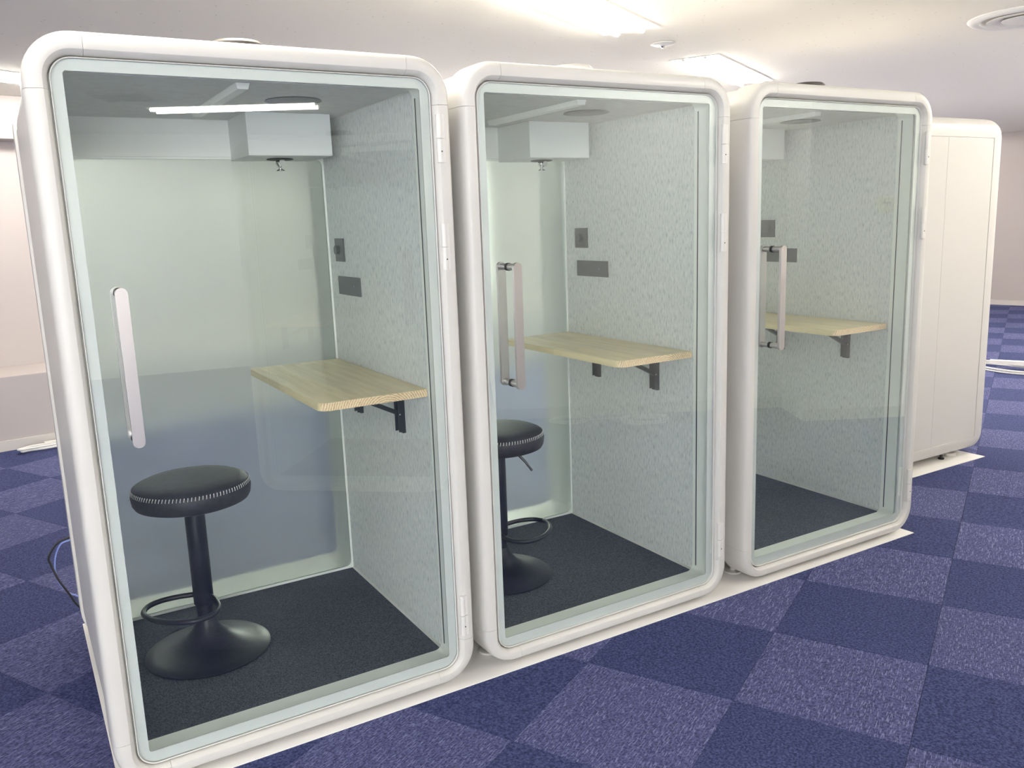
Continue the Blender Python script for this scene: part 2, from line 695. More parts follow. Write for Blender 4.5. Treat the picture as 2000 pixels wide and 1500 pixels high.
tm = {True: tile_mesh('carpet_tile_light', 'carpet_light'), False: tile_mesh('carpet_tile_dark', 'carpet_dark')}
for _, i, j, l in cand[:290]:
    o = bpy.data.objects.new('carpet_tile', tm[l])
    p = TO + 0.5 * (i * U + j * V)
    o.location = p + Vector((0, 0, random.uniform(-0.0006, 0.0)))
    o.rotation_euler = (0, 0, TA)
    o.parent = floor
    col.objects.link(o)
for l in (True, False):
    bm = new()
    for i, j, ll in rest:
        if ll == l:
            box(bm, i * 0.5 + 0.0004, i * 0.5 + 0.4996, j * 0.5 + 0.0004, j * 0.5 + 0.4996, -0.008, 0.0)
    o = obj('carpet_tiling', bm, 'carpet_light' if l else 'carpet_dark', floor)
    o.location = TO
    o.rotation_euler = (0, 0, TA)
    o['kind'] = 'stuff'

# ceiling (with openings for the recessed lamps)
LAMP_L, LAMP_W = 1.40, 0.335
lamps = []       # (start point of the low-u end centre, lit)


def lamp_at(u0, vc, lit=True):
    lamps.append((u0, vc, lit))


def uv(x, y):
    return (x * U.x + y * U.y, x * V.x + y * V.y)


e1 = uv(3.0, 1.617)
lamp_at(e1[0] - LAMP_L, 0.02)                       # over the second booth
e2 = uv(3.893, 2.10)
lamp_at(e2[0], 0.02)                                # beyond the third booth
lamp_at(e1[0] - LAMP_L - 2.47, 0.02)                # over the first booth's left
lamp_at(uv(-0.03, 4.13)[0] - 0.65, 3.666)           # back row, seen at the left edge
lamp_at(uv(-0.03, 4.13)[0] + 1.82, 3.666)
lamp_at(uv(-0.03, 4.13)[0] + 4.3, 3.666)
lr = uv(1.05, -5.515)
lamp_at(lr[0], -5.36)                               # behind the camera
lamp_at(lr[0] - 2.47, -5.36)
lamp_at(-3.2, -3.5)  # unseen lamp added as fill behind the camera
lamp_at(1.75, -3.5)  # likewise added as fill, right of the camera
lamp_at(4.5, -3.0)  # added out of view to brighten the solid booth
lamp_at(6.9, -2.8)  # added fill for the far right, unseen
lamp_at(9.3, -2.8)  # more added fill beyond the right edge
lamp_at(e2[0] + 2.47, 0.02)  # unseen lit lamp added behind the third booth
lamp_at(e2[0] + 4.94, 0.02)  # another hidden lamp added for light on the end wall
lamp_at(e2[0] + 7.41, 0.02)  # last hidden lamp added in this row
lamp_at(e2[0] + 4.9, 0.62, False)                   # unlit ones to the right
lamp_at(e2[0] + 7.6, -0.45, False)


def clip_cells():
    """ceiling as cells in the (u,v) frame with rectangular holes"""
    holes = [(u0 - 0.0, u0 + LAMP_L, vc - LAMP_W / 2, vc + LAMP_W / 2) for u0, vc, _ in lamps]
    us = sorted({-12.0, 20.0} | {h[0] for h in holes} | {h[1] for h in holes})
    vs = sorted({-12.0, 12.0} | {h[2] for h in holes} | {h[3] for h in holes})
    bm = new()
    grid = {}

    def vert(a, b):
        if (a, b) not in grid:
            p = U * a + V * b
            grid[(a, b)] = bm.verts.new((p.x, p.y, CZ))
        return grid[(a, b)]
    for a0, a1 in zip(us[:-1], us[1:]):
        for b0, b1 in zip(vs[:-1], vs[1:]):
            ca, cb = (a0 + a1) / 2, (b0 + b1) / 2
            if any(h[0] < ca < h[1] and h[2] < cb < h[3] for h in holes):
                continue
            bm.faces.new((vert(a0, b0), vert(a1, b0), vert(a1, b1), vert(a0, b1)))
    r = bmesh.ops.extrude_face_region(bm, geom=list(bm.faces))
    for v in r['geom']:
        if isinstance(v, bmesh.types.BMVert):
            v.co.z += 0.10
    return bm


ceil = struct(obj('ceiling', clip_cells(), 'ceiling'))


def ceiling_lamp(u0, vc, lit, label):
    base = U * u0 + V * vc
    t = thing('ceiling_light', label, 'ceiling light', (base.x, base.y, CZ), TA, 'recessed ceiling lights')
    L, W = LAMP_L, LAMP_W
    bm = new()
    for x0, x1, y0, y1 in ((0, L, -W / 2, -W / 2 + 0.012), (0, L, W / 2 - 0.012, W / 2), (0, 0.012, -W / 2 + 0.012, W / 2 - 0.012), (L - 0.012, L, -W / 2 + 0.012, W / 2 - 0.012)):
        box(bm, x0, x1, y0, y1, -0.004, 0.006)
    obj('frame', bm, 'reflector', t)
    bm = new()                                   # folded white trough
    prof = [(-W / 2 + 0.002, 0.004), (-0.10, 0.085), (-0.045, 0.085), (0, 0.035), (0.045, 0.085), (0.10, 0.085), (W / 2 - 0.002, 0.004)]
    a = [bm.verts.new((0.003, y, z)) for y, z in prof]
    b = [bm.verts.new((L - 0.003, y, z)) for y, z in prof]
    for k in range(len(prof) - 1):
        bm.faces.new((a[k], b[k], b[k + 1], a[k + 1]))
    for s in (a, b):
        bm.faces.new((s[0], s[1], s[2], s[3], s[4], s[5], s[6]))
    obj('reflector', bm, 'reflector', t)
    for y in (-0.075, 0.075):
        o = obj('tube', cyl(new(), (0.03, y, -0.012), (L - 0.03, y, -0.012), 0.0145, 12), 'tube' if lit else 'tube_off', t, True)
        for x in (0.014, L - 0.03):
            obj('lamp_holder', box(new(), x, x + 0.016, y - 0.010, y + 0.010, -0.018, 0.084), 'reflector', t)
    return t


labs = ['lit recessed ceiling light, large one above the middle booth at the top of the picture',
        'lit recessed ceiling light appearing between the second and third booths',
        'lit recessed ceiling light over the nearest booth, beyond the top of the picture',
        'lit recessed ceiling light at the far left, behind the nearest booth',
        'lit recessed ceiling light in the back row, hidden behind the nearest booth',
        'lit recessed ceiling light in the back row, hidden behind the middle booth',
        'lit recessed ceiling light mirrored as a long bar in the nearest door',
        'lit recessed ceiling light behind the camera at the far left end',
        'added unseen recessed fill light behind the camera to its left',
        'added unseen recessed fill light behind the camera to its right',
        'added unseen recessed fill light behind the camera, second to its right',
        'added unseen recessed fill light by the opposite wall towards the end wall',
        'added unseen recessed fill light nearest the end wall, beyond the right edge',
        'added unseen recessed fill light past the third booth, hidden behind it',
        'added unseen recessed fill light two lamps past the third booth, hidden behind it',
        'added unseen recessed fill light near the end wall, hidden behind the booths',
        'unlit recessed ceiling light above the solid booth at the right',
        'unlit recessed ceiling light farthest right, towards the end wall']
for (u0, vc, lit), lb in zip(lamps, labs):
    ceiling_lamp(u0, vc, lit, lb)

# walls --------------------------------------------------------------
th9 = math.radians(9)
B0 = Vector((-0.338, 4.60, 0))
D9 = Vector((math.cos(th9), math.sin(th9), 0))
N9 = Vector((-math.sin(th9), math.cos(th9), 0))


def b9(s, d=0.0):
    p = B0 + D9 * s + N9 * d
    return (p.x, p.y)


struct(obj('wall_back', wall_seg(b9(-5.2, 0.55), b9(13.6, 0.55), 0, CZ + 0.1, 0.15), 'wall'))
low = struct(obj('trim_1', wall_seg(b9(-5.0), b9(13.35), 0, 0.53, 0.549), 'wall', bevel=0.006))      # low boxed sill along the back wall
struct(obj('trim_2', wall_seg(b9(-5.0, 0.35), b9(13.35, 0.35), 2.20, CZ - 0.001, 0.199), 'wall'))    # curtain box under the ceiling
struct(obj('baseboard_back', wall_seg(b9(-5.0, -0.012), b9(13.30, -0.012), 0, 0.075, 0.011), 'skirting', bevel=0.002))
th13 = math.radians(103)
R0 = Vector((12.62, 4.62, 0))
D13 = Vector((math.cos(th13), math.sin(th13), 0))


def r13(s, d=0.0):
    p = R0 + D13 * s + Vector((D13.y, -D13.x, 0)) * d
    return (p.x, p.y)


struct(obj('wall_right', wall_seg(r13(-7.6, 0.03), r13(4.2, 0.03), 0, CZ + 0.1, -0.15), 'wall'))
struct(obj('trim_3', wall_seg(r13(-7.5), r13(2.4), 0.075, 1.995, -0.028), 'wall'))                    # flat lower panelling of the end wall
struct(obj('baseboard_right', wall_seg(r13(-7.5, -0.012), r13(2.4, -0.012), 0, 0.073, -0.039), 'skirting', bevel=0.002))
struct(obj('wall_left', bx(-4.15, -4.0, -8.6, 6.0, 0, CZ + 0.1), 'wall_white'))
# opposite side (seen mirrored in the doors)
FA = Vector((4.86, -2.15, 0))      # back of the pillar recess
FB = Vector((4.63, -1.74, 0))      # pillar's near corner


def fl(P, s):
    q = P + U * s
    return (q.x, q.y)


struct(obj('wall_front', wall_seg(fl(FA, 0.02), fl(FA, -2.2), 0, CZ + 0.1, 0.12), 'wall_white'))
struct(obj('wall_front', wall_seg((FB.x, FB.y), (FA.x, FA.y), 0, CZ + 0.1, 0.12), 'wall_white'))
struct(obj('wall_front', wall_seg(fl(FB, 11.0), fl(FB, 0), 0, CZ + 0.1, 0.12), 'wall_white'))
struct(obj('baseboard_front', wall_seg(fl(FA + V * 0.012, 0), fl(FA + V * 0.012, -2.2), 0, 0.08, 0.011), 'skirting'))
struct(obj('baseboard_front', wall_seg(fl(FB + V * 0.012, 11.0), fl(FB + V * 0.012, 0), 0, 0.08, 0.011), 'skirting'))
q0 = fl(FA, -2.2)
struct(obj('wall_front', wall_seg(q0, (q0[0] + 1.9, q0[1] - 3.6), 0, CZ + 0.1, 0.12), 'wall_white'))
qa, qb = (q0[0] + 2.0, q0[1] - 3.6), (-4.3, -8.3)
struct(obj('wall_front', wall_seg(qa, qb, 0, CZ + 0.1, 0.12), 'wall_white'))
# window with lit blind on the opposite wall
dW = (Vector((*qb, 0)) - Vector((*qa, 0))).normalized()
nW = Vector((dW.y, -dW.x, 0))


def win_pt(s, d):
    p = Vector((*qa, 0)) + dW * s + nW * d
    return (p.x, p.y)


for s0 in (5.75, 7.5):
    wf = struct(obj('window_1' if s0 < 6 else 'window_2', wall_seg(win_pt(s0, 0.05), win_pt(s0 + 1.5, 0.05), 0.25, 2.25, 0.049), 'blind'))
    bm = new()
    for a, b, z0, z1 in ((s0 - 0.06, s0 + 1.56, 2.25, 2.31), (s0 - 0.06, s0 + 1.56, 0.19, 0.25)):
        m_ = wall_seg(win_pt(a, 0.07), win_pt(b, 0.07), z0, z1, 0.069)
        me = bpy.data.meshes.new('t')
        m_.to_mesh(me)
        bm.from_mesh(me)
        m_.free()
    for a in (s0 - 0.06, s0 + 0.72, s0 + 1.50):
        m_ = wall_seg(win_pt(a, 0.07), win_pt(a + 0.06, 0.07), 0.25, 2.25, 0.069)
        me = bpy.data.meshes.new('t')
        m_.to_mesh(me)
        bm.from_mesh(me)
        m_.free()
    obj('window_frame', bm, 'edge', wf)

# glowing windows added to the left wall as fill, outside the picture
for i, y0 in enumerate((-7.4, -5.2, -3.0)):
    wf = struct(obj('window_%d' % (i + 3), bx(-3.999, -3.95, y0, y0 + 2.0, 0.85, 2.25), 'fill_side'))
    bm = new()
    box(bm, -3.999, -3.93, y0 - 0.06, y0, 0.79, 2.31)
    box(bm, -3.999, -3.93, y0 + 2.0, y0 + 2.06, 0.79, 2.31)
    box(bm, -3.999, -3.93, y0, y0 + 2.0, 2.25, 2.31)
    box(bm, -3.999, -3.93, y0, y0 + 2.0, 0.79, 0.85)
    obj('window_frame', bm, 'edge', wf)

# hidden glowing windows added to the back wall to brighten the ceiling
for i, s0 in enumerate((3.12, 6.15)):
    wf = struct(obj('window_%d' % (i + 6), wall_seg(b9(s0, 0.50), b9(s0 + 1.55, 0.50), 0.75, 2.12, 0.045), 'fill_back'))
    bm = new()
    for a, b, z0, z1 in ((-0.06, 1.61, 2.12, 2.18), (-0.06, 1.61, 0.69, 0.75), (-0.06, 0.0, 0.75, 2.12), (1.55, 1.61, 0.75, 2.12), (0.76, 0.80, 0.75, 2.12)):
        m_ = wall_seg(b9(s0 + a, 0.48), b9(s0 + b, 0.48), z0, z1, 0.065)
        me = bpy.data.meshes.new('t')
        m_.to_mesh(me)
        bm.from_mesh(me)
        m_.free()
    obj('window_frame', bm, 'edge', wf)

# thermostat on the pillar face
tt = thing('wall_thermostat', 'cream square wall control mirrored in the third booth door', 'thermostat', (5.105, -1.495, 1.505), TA)
obj('housing', bx(-0.062, 0.062, 0.0, 0.028, -0.052, 0.052), mat('cream_plastic', (0.72, 0.70, 0.52), 0.5), tt, bevel=0.004)
obj('display', bx(-0.032, 0.032, 0.0285, 0.030, 0.006, 0.020), 'dark_plate', tt)


# ================================================================== booths
FR_IN = (-0.033, 0.9485, 0.058, 1.901, 0.055)      # door opening (outer edge of the groove)
FR_OUT = (-0.0875, 1.003, 0.016, 1.957, 0.115)
PROF = [(0.0, 0.022), (0.0, 0.004), (0.02, 0.0), (0.17, -0.015), (0.22, -0.018), (0.35, -0.0195), (0.70, -0.018), (0.84, -0.014), (0.93, -0.006), (0.985, 0.006), (1.0, 0.020), (1.0, 0.098), (0.86, 0.098), (0.80, 0.022)]
BODY_OUT = (-0.0760, 0.9915, 0.028, 1.946, 0.105)
BODY_IN = (-0.030, 0.945, 0.066, 1.889, 0.03)
OPEN = (-0.022, 0.938, 0.073, 1.882, 0.028)
DOOR = (-0.0295, 0.945, 0.0615, 1.8975, 0.052)
PANE = (-0.0265, 0.942, 0.0645, 1.8945, 0.050)
WINR = (0.0, 0.9155, 0.0959, 1.8674, 0.008)
REAR_Y = 1.18
RPROF = [(0.0, 1.0), (0.0, REAR_Y - 0.005), (0.06, REAR_Y), (0.45, REAR_Y), (0.65, REAR_Y - 0.006), (0.82, REAR_Y - 0.02), (0.93, REAR_Y - 0.042), (1.0, REAR_Y - 0.075), (1.0, 1.0)]


def add_handle(parent, side):
    """flat bar pull; side -1 outside, +1 inside"""
    y = 0.047 * side
    z0, z1, xc, hw = 0.957, 1.358, 0.062, 0.0145
    bm = new()
    prof = []
    for k in range(13):
        a = PI * k / 12
        prof.append((xc + hw * math.cos(a), z1 - hw + hw * math.sin(a)))
    for k in range(13):
        a = PI + PI * k / 12
        prof.append((xc + hw * math.cos(a), z0 + hw + hw * math.sin(a)))
    ya, yb = (y - 0.008, y + 0.003) if side < 0 else (y - 0.003, y + 0.008)
    A = [bm.verts.new((x, ya, z)) for x, z in prof]
    B = [bm.verts.new((x, yb, z)) for x, z in prof]
    bm.faces.new(A)
    bm.faces.new(list(reversed(B)))
    for k in range(len(A)):
        bm.faces.new((A[k], B[k], B[(k + 1) % len(A)], A[(k + 1) % len(A)]))
    for z in (z0 + hw, z1 - hw):
        cyl(bm, (xc, y, z), (xc, 0.009 if side > 0 else -0.003, z), 0.0105, 20)
    obj('handle', bm, 'satin', parent, True, 'outer satin steel bar handle' if side < 0 else 'inner satin steel bar handle')
    for z in (z0 + hw, z1 - hw):
        yy = (-0.0031, -0.0001) if side < 0 else (0.0061, 0.0091)
        obj('washer', cyl(new(), (xc, yy[0], z), (xc, yy[1], z), 0.0125, 20), 'black_plastic', parent, True)


def make_hinge(parent, zc, h, name='hinge'):
    bm = new()
    x = 0.9585
    for a, b in ((zc - h / 2, zc - 0.0008), (zc + 0.0008, zc + h / 2)):
        s = rr_plate(bm, (x - 0.0005, x + 0.0165, a, b, 0.001), -0.024, -0.002, 2)
        cyl(bm, (x, -0.020, a), (x, -0.020, b), 0.0085, 16)
    o = obj(name, bm, 'hinge', parent, True)
    cyl_b = cyl(new(), (x + 0.003, -0.0292, zc - h * 0.27), (x + 0.003, -0.0268, zc - h * 0.27), 0.0022, 10)
    return o, cyl_b


def make_booth(front=True):
    root = thing('phone_booth', '', 'booth')
    # front surround, eight pieces
    for kind, bm in loft_segments(FR_IN, FR_OUT, PROF):
        obj('frame_corner' if kind == 'corner' else 'frame_rail', bm, 'shell', root, True)
    # outer skin
    bm = new()
    loft_ring(bm, BODY_IN, BODY_OUT, [(0, 0.099), (1, 0.099), (1, 0.998), (0, 0.998)], 12)
    obj('outer_shell', bm, 'shell', root, True)
    for s, x in ((-1, -0.0761), (1, 0.9916)):
        bm = bx(min(x, x + s * 0.0035), max(x, x + s * 0.0035), 0.118, 0.985, 0.145, 1.83)
        obj('side_panel', bm, 'shell', root, bevel=0.0014)
    bm = new()
    loft_ring(bm, BODY_IN, FR_OUT, RPROF, 12)
    obj('rear_frame', bm, 'shell', root, True)
    # jamb
    bm = new()
    loft_ring(bm, OPEN, (-0.05, 0.965, 0.045, 1.915, 0.05), [(0, 0.034), (0, 0.108), (0.4, 0.108), (0.4, 0.098), (0.95, 0.060), (1, 0.034)], 8)
    obj('jamb', bm, 'jamb', root, True)
    obj('gasket', bx(0.9363, 0.9379, 0.086, 0.090, 0.100, 1.852), 'dark_gasket', root)
    # interior
    obj('booth_floor', bx(-0.029, 0.943, 0.109, 0.958, 0.0662, 0.0725), 'booth_carpet', root, label='charcoal carpet floor')
    obj('roof_lining', bx(-0.029, 0.943, 0.109, 0.958, 1.879, 1.8885), 'roof_lining', root)
    obj('felt_wall', bx(0.9395, 0.9445, 0.109, 0.957, 0.0727, 1.8785), 'felt', root)
    obj('felt_wall', bx(-0.0295, -0.0235, 0.109, 0.957, 0.0727, 1.8785), 'felt', root)
    obj('header_panel', bx(-0.023, 0.939, 0.946, 0.957, 1.750, 1.8785), 'header', root)
    bm = new()
    loft_ring(bm, (-0.014, 0.931, 0.083, 1.742, 0.022), (-0.0225, 0.939, 0.0735, 1.7495, 0.004), [(0, 0.952), (1, 0.952), (1, 0.972), (0, 0.972)], 6)
    obj('rear_trim', bm, 'jamb', root)
    obj('rear_pane', rr_plate(new(), (-0.014, 0.931, 0.083, 1.742, 0.020), 0.956, 0.962), 'frost', root, label='frosted rear glass')
    # suspended box with sprinkler
    ub = obj('extinguisher_box', bx(0.59, 0.885, 0.69, 0.9455, 1.735, 1.8785), 'inner_white', root, bevel=0.0015)
    bm = new()
    lathe(bm, [(0, 1.7345), (0.045, 1.7345), (0.048, 1.732), (0.040, 1.730), (0.0, 1.729)], 28, (0.735, 0.83))
    obj('escutcheon', bm, 'black_plastic', ub, True)
    bm = new()
    lathe(bm, [(0, 1.7289), (0.012, 1.7289), (0.017, 1.724), (0.017, 1.716), (0.010, 1.710), (0.006, 1.704), (0.006, 1.700), (0.016, 1.694), (0.018, 1.692), (0, 1.691)], 20, (0.735, 0.83))
    cyl(bm, (0.735, 0.812, 1.719), (0.735, 0.800, 1.719), 0.012, 16)
    obj('sprinkler', bm, 'chrome', ub, True)
    # lamp bar on the lining
    bm = new()
    prof = [(-0.019, 1.8785), (-0.014, 1.862), (0.014, 1.862), (0.019, 1.8785)]
    a = [bm.verts.new((0.445 + x, 0.125, z)) for x, z in prof]
    b = [bm.verts.new((0.445 + x, 0.74, z)) for x, z in prof]
    bm.faces.new(a)
    bm.faces.new(list(reversed(b)))
    for k in range(4):
        bm.faces.new((a[k], a[(k + 1) % 4], b[(k + 1) % 4], b[k]))
    obj('lamp_bar', bm, 'header', root)
    obj('air_grille', lathe(new(), [(0, 1.8784), (0.085, 1.8784), (0.088, 1.876), (0.075, 1.8745), (0, 1.8748)], 36, (0.67, 0.41)), 'dark_plate', root, True)
    # roof fan cover
    bm = new()
    lathe(bm, [(0.0, 1.999), (0.045, 1.999), (0.064, 1.996), (0.073, 1.988), (0.073, 1.9465), (0, 1.9465)], 36, (0.458, 0.20))
    obj('roof_fan_cover', bm, 'fan_cover_shade', root, True)
    # dial and socket plates
    d = obj('dimmer_plate', bx(0.9325, 0.9393, 0.785, 0.875, 1.356, 1.443), 'dark_plate', root, bevel=0.0012)
    obj('dial', cyl(new(), (0.9322, 0.833, 1.400), (0.918, 0.833, 1.400), 0.0165, 24), 'dark_plate', d, True)
    s = obj('socket_plate', bx(0.9335, 0.9393, 0.640, 0.866, 1.231, 1.300), 'dark_plate', root, bevel=0.0012)
    obj('status_lamp', cyl(new(), (0.9334, 0.700, 1.266), (0.9328, 0.700, 1.266), 0.0026, 10), 'cable_blue', s)
    # folding desk
    bm = new()
    x0, x1, y0, y1, z0, z1 = 0.586, 0.9385, 0.116, 0.950, 0.942, 0.967
    ch = 0.030
    P = [(x1, y0), (x1, y1), (x0 + 0.012, y1), (x0, y1 - 0.012), (x0, y0 + ch)]
    for k in range(1, 6):
        a = PI + (PI / 2) * k / 6
        P.append((x0 + ch + ch * math.cos(a), y0 + ch + ch * math.sin(a)))
    P.append((x0 + ch, y0))
    A = [bm.verts.new((x, y, z0)) for x, y in P]
    Bv = [bm.verts.new((x, y, z1)) for x, y in P]
    bm.faces.new(list(reversed(A)))
    bm.faces.new(Bv)
    for k in range(len(P)):
        bm.faces.new((A[k], A[(k + 1) % len(P)], Bv[(k + 1) % len(P)], Bv[k]))
    tb = obj('desk_board', bm, 'wood', root, bevel=0.0018, label='pale pine fold-down desk')
    for y in (0.325, 0.72):
        bm = new()
        box(bm, 0.9275, 0.9392, y - 0.017, y + 0.017, 0.785, 0.9415)     # wall leaf
        box(bm, 0.915, 0.9275, y - 0.017, y - 0.0135, 0.790, 0.9415)
        box(bm, 0.915, 0.9275, y + 0.0135, y + 0.017, 0.790, 0.9415)
        box(bm, 0.680, 0.9275, y - 0.013, y + 0.013, 0.932, 0.9415)      # arm under the board
        a, b = Vector((0.925, y, 0.852)), Vector((0.765, y, 0.934))       # strut
        dv = (b - a).normalized()
        nn = Vector((-dv.z, 0, dv.x)) * 0.0075
        vs = []
        for yy in (y - 0.0095, y + 0.0095):
            vs.append([bm.verts.new((p.x, yy, p.z)) for p in (a - nn, b - nn, b + nn, a + nn)])
        bm.faces.new(vs[0])
        bm.faces.new(list(reversed(vs[1])))
        for k in range(4):
            bm.faces.new((vs[0][k], vs[0][(k + 1) % 4], vs[1][(k + 1) % 4], vs[1][k]))
        br = obj('bracket', bm, 'black_metal', tb)
        obj('rivet', cyl(new(), (0.920, y - 0.0172, 0.852), (0.920, y - 0.019, 0.852), 0.003, 10), 'chrome', br)
    # feet
    for x, y in ((-0.005, 0.12), (0.92, 0.12), (-0.005, 1.05), (0.92, 1.05)):
        bm = lathe(new(), [(0, 0.0035), (0.036, 0.0035), (0.038, 0.006), (0.036, 0.010), (0.012, 0.012), (0.012, 0.026), (0, 0.026)], 24, (x, y))
        obj('foot', bm, 'shell', root, True)
    # door
    bm = new()
    loft_ring(bm, (PANE[0], PANE[1], PANE[2], PANE[3], PANE[4]), DOOR, [(0, 0.0065), (0, -0.001), (0.4, -0.003), (1, -0.0015), (1, 0.020), (0, 0.020)], 12)
    door = obj('door', bm, 'edge', root, True, 'white-edged glass door')
    obj('glass_pane', rr_plate(new(), PANE, 0.0, 0.006, 12), 'glass', door)
    bm = new()
    loft_ring(bm, WINR, PANE, [(0, 0.0068), (1, 0.0068), (1, 0.013), (0, 0.013)], 12)
    obj('glass_border', bm, 'frit', door, label='pale grey-green border printed round the glass')
    add_handle(door, -1)
    add_handle(door, 1)
    for zc, h in ((1.727, 0.135), (1.416, 0.135), (0.238, 0.135)):
        o, dot = make_hinge(door, zc, h)
        me = bpy.data.meshes.new('dot')
        obj('hinge_screw', dot, 'dark_gasket', door)
    return root


PX = (0.0, 1.1272, 2.308)
MATZ = 0.003
booth = make_booth()
booth['label'] = 'nearest white phone booth, leftmost of the three with see-through doors'
booth['group'] = 'white phone booths'
b2 = copy_tree(booth)
b2.location = (PX[1], 0, 0)
b2['label'] = 'middle white phone booth of the three with see-through doors'
for ch in b2.children:
    if ch.name.startswith('roof_fan_cover'):
        ch.data = ch.data.copy()
        ch.data.materials[0] = M['shell']  # pale colour paints this cover as lit
b3 = copy_tree(booth)
b3.location = (PX[2], 0, 0)
b3['label'] = 'third white phone booth with a see-through door, no stool in view inside'
# booth standing opposite, behind the camera; it shows only as a reflection in the nearest door
b5 = copy_tree(booth)
ang = math.radians(39.6)
b5.rotation_euler = (0, 0, ang + PI)
b5.location = (1.72, -1.83, 0)
b5['label'] = 'white phone booth behind the camera, mirrored faintly in the nearest door'
for b in (booth, b2, b3, b5):
    b.location.z = MATZ - 0.0035 + 0.0005


# fourth booth, seen from its solid back
def solid_booth():
    root = thing('phone_booth', 'solid white booth back at the right, beyond the third glass booth', 'booth', (0, 0, 0), 0, 'white phone booths')
    # built with its back at y = 0 and its body behind
    out = (0.0, 1.09, 0.034, 1.957, 0.115)
    inn = (0.12, 0.97, 0.116, 1.848, 0.004)
    pr = [(0.0, 0.022), (0.0, 0.001), (0.01, 0.0), (0.50, 0.0), (0.62, 0.004), (0.74, 0.012), (0.85, 0.026), (0.93, 0.042), (0.98, 0.060), (1.0, 0.080), (1.0, 0.18), (0.6, 0.18)]
    obj('rear_frame', loft_ring(new(), inn, out, pr, 12), 'shell', root, True)
    for x0, x1 in ((0.1205, 0.5445), (0.5455, 0.9695)):
        obj('rear_panel', bx(x0, x1, 0.0025, 0.020, 0.1165, 1.8475), 'shell', root, bevel=0.0012)
    bm = new()
    loft_ring(bm, (0.052, 1.038, 0.066, 1.889, 0.03), (0.005, 1.085, 0.040, 1.951, 0.11), [(0, 0.181), (1, 0.181), (1, 1.08), (0, 1.08)], 12)
    obj('outer_shell', bm, 'shell', root, True)
    bm = new()
    loft_ring(bm, (0.0545, 1.036, 0.058, 1.901, 0.055), out, [(0, 1.18), (0, 1.198), (0.2, 1.20), (0.8, 1.20), (1.0, 1.16), (1.0, 1.081), (0.8, 1.081)], 12)
    obj('front_frame', bm, 'shell', root, True)
    dr = obj('door', loft_ring(new(), (0.0605, 1.03, 0.0645, 1.8945, 0.05), (0.058, 1.0325, 0.0615, 1.8975, 0.052), [(0, 1.17), (1, 1.17), (1, 1.185), (0, 1.185)], 12), 'edge', root)
    obj('glass_pane', rr_plate(new(), (0.0605, 1.03, 0.0645, 1.8945, 0.05), 1.175, 1.181, 12), 'glass', dr)
    for x, y in ((0.20, 0.085), (0.850, 0.085), (0.20, 1.05), (0.85, 1.05)):
        bm = lathe(new(), [(0, 0.0035), (0.042, 0.0035), (0.044, 0.006), (0.042, 0.022), (0.012, 0.024), (0.012, 0.040), (0, 0.040)], 24, (x, y))
        obj('foot', bm, 'shell', root, True)
    bm = lathe(new(), [(0, 0.0035), (0.016, 0.0035), (0.017, 0.012), (0.008, 0.014), (0.008, 0.040), (0, 0.040)], 20, (0.735, 0.055))
    obj('levelling_foot', bm, 'black_plastic', root, True, 'black levelling foot')
    return root


b4 = solid_booth()
b4.location = (3.742, 0.530, 0.0)

# white protection sheets under the booths
mb = bx(-0.082, 3.290, -0.045, 1.21, 0.0002, MATZ - 0.0002)
tag(obj('floor_sheet', mb, 'sheet'), 'long thin white board under the three see-through booths', 'floor sheet')
mb = bx(3.60, 4.730, 0.467, 1.75, 0.0002, MATZ - 0.0002)
tag(obj('floor_sheet', mb, 'sheet'), 'thin white board under the solid booth at the right', 'floor sheet')


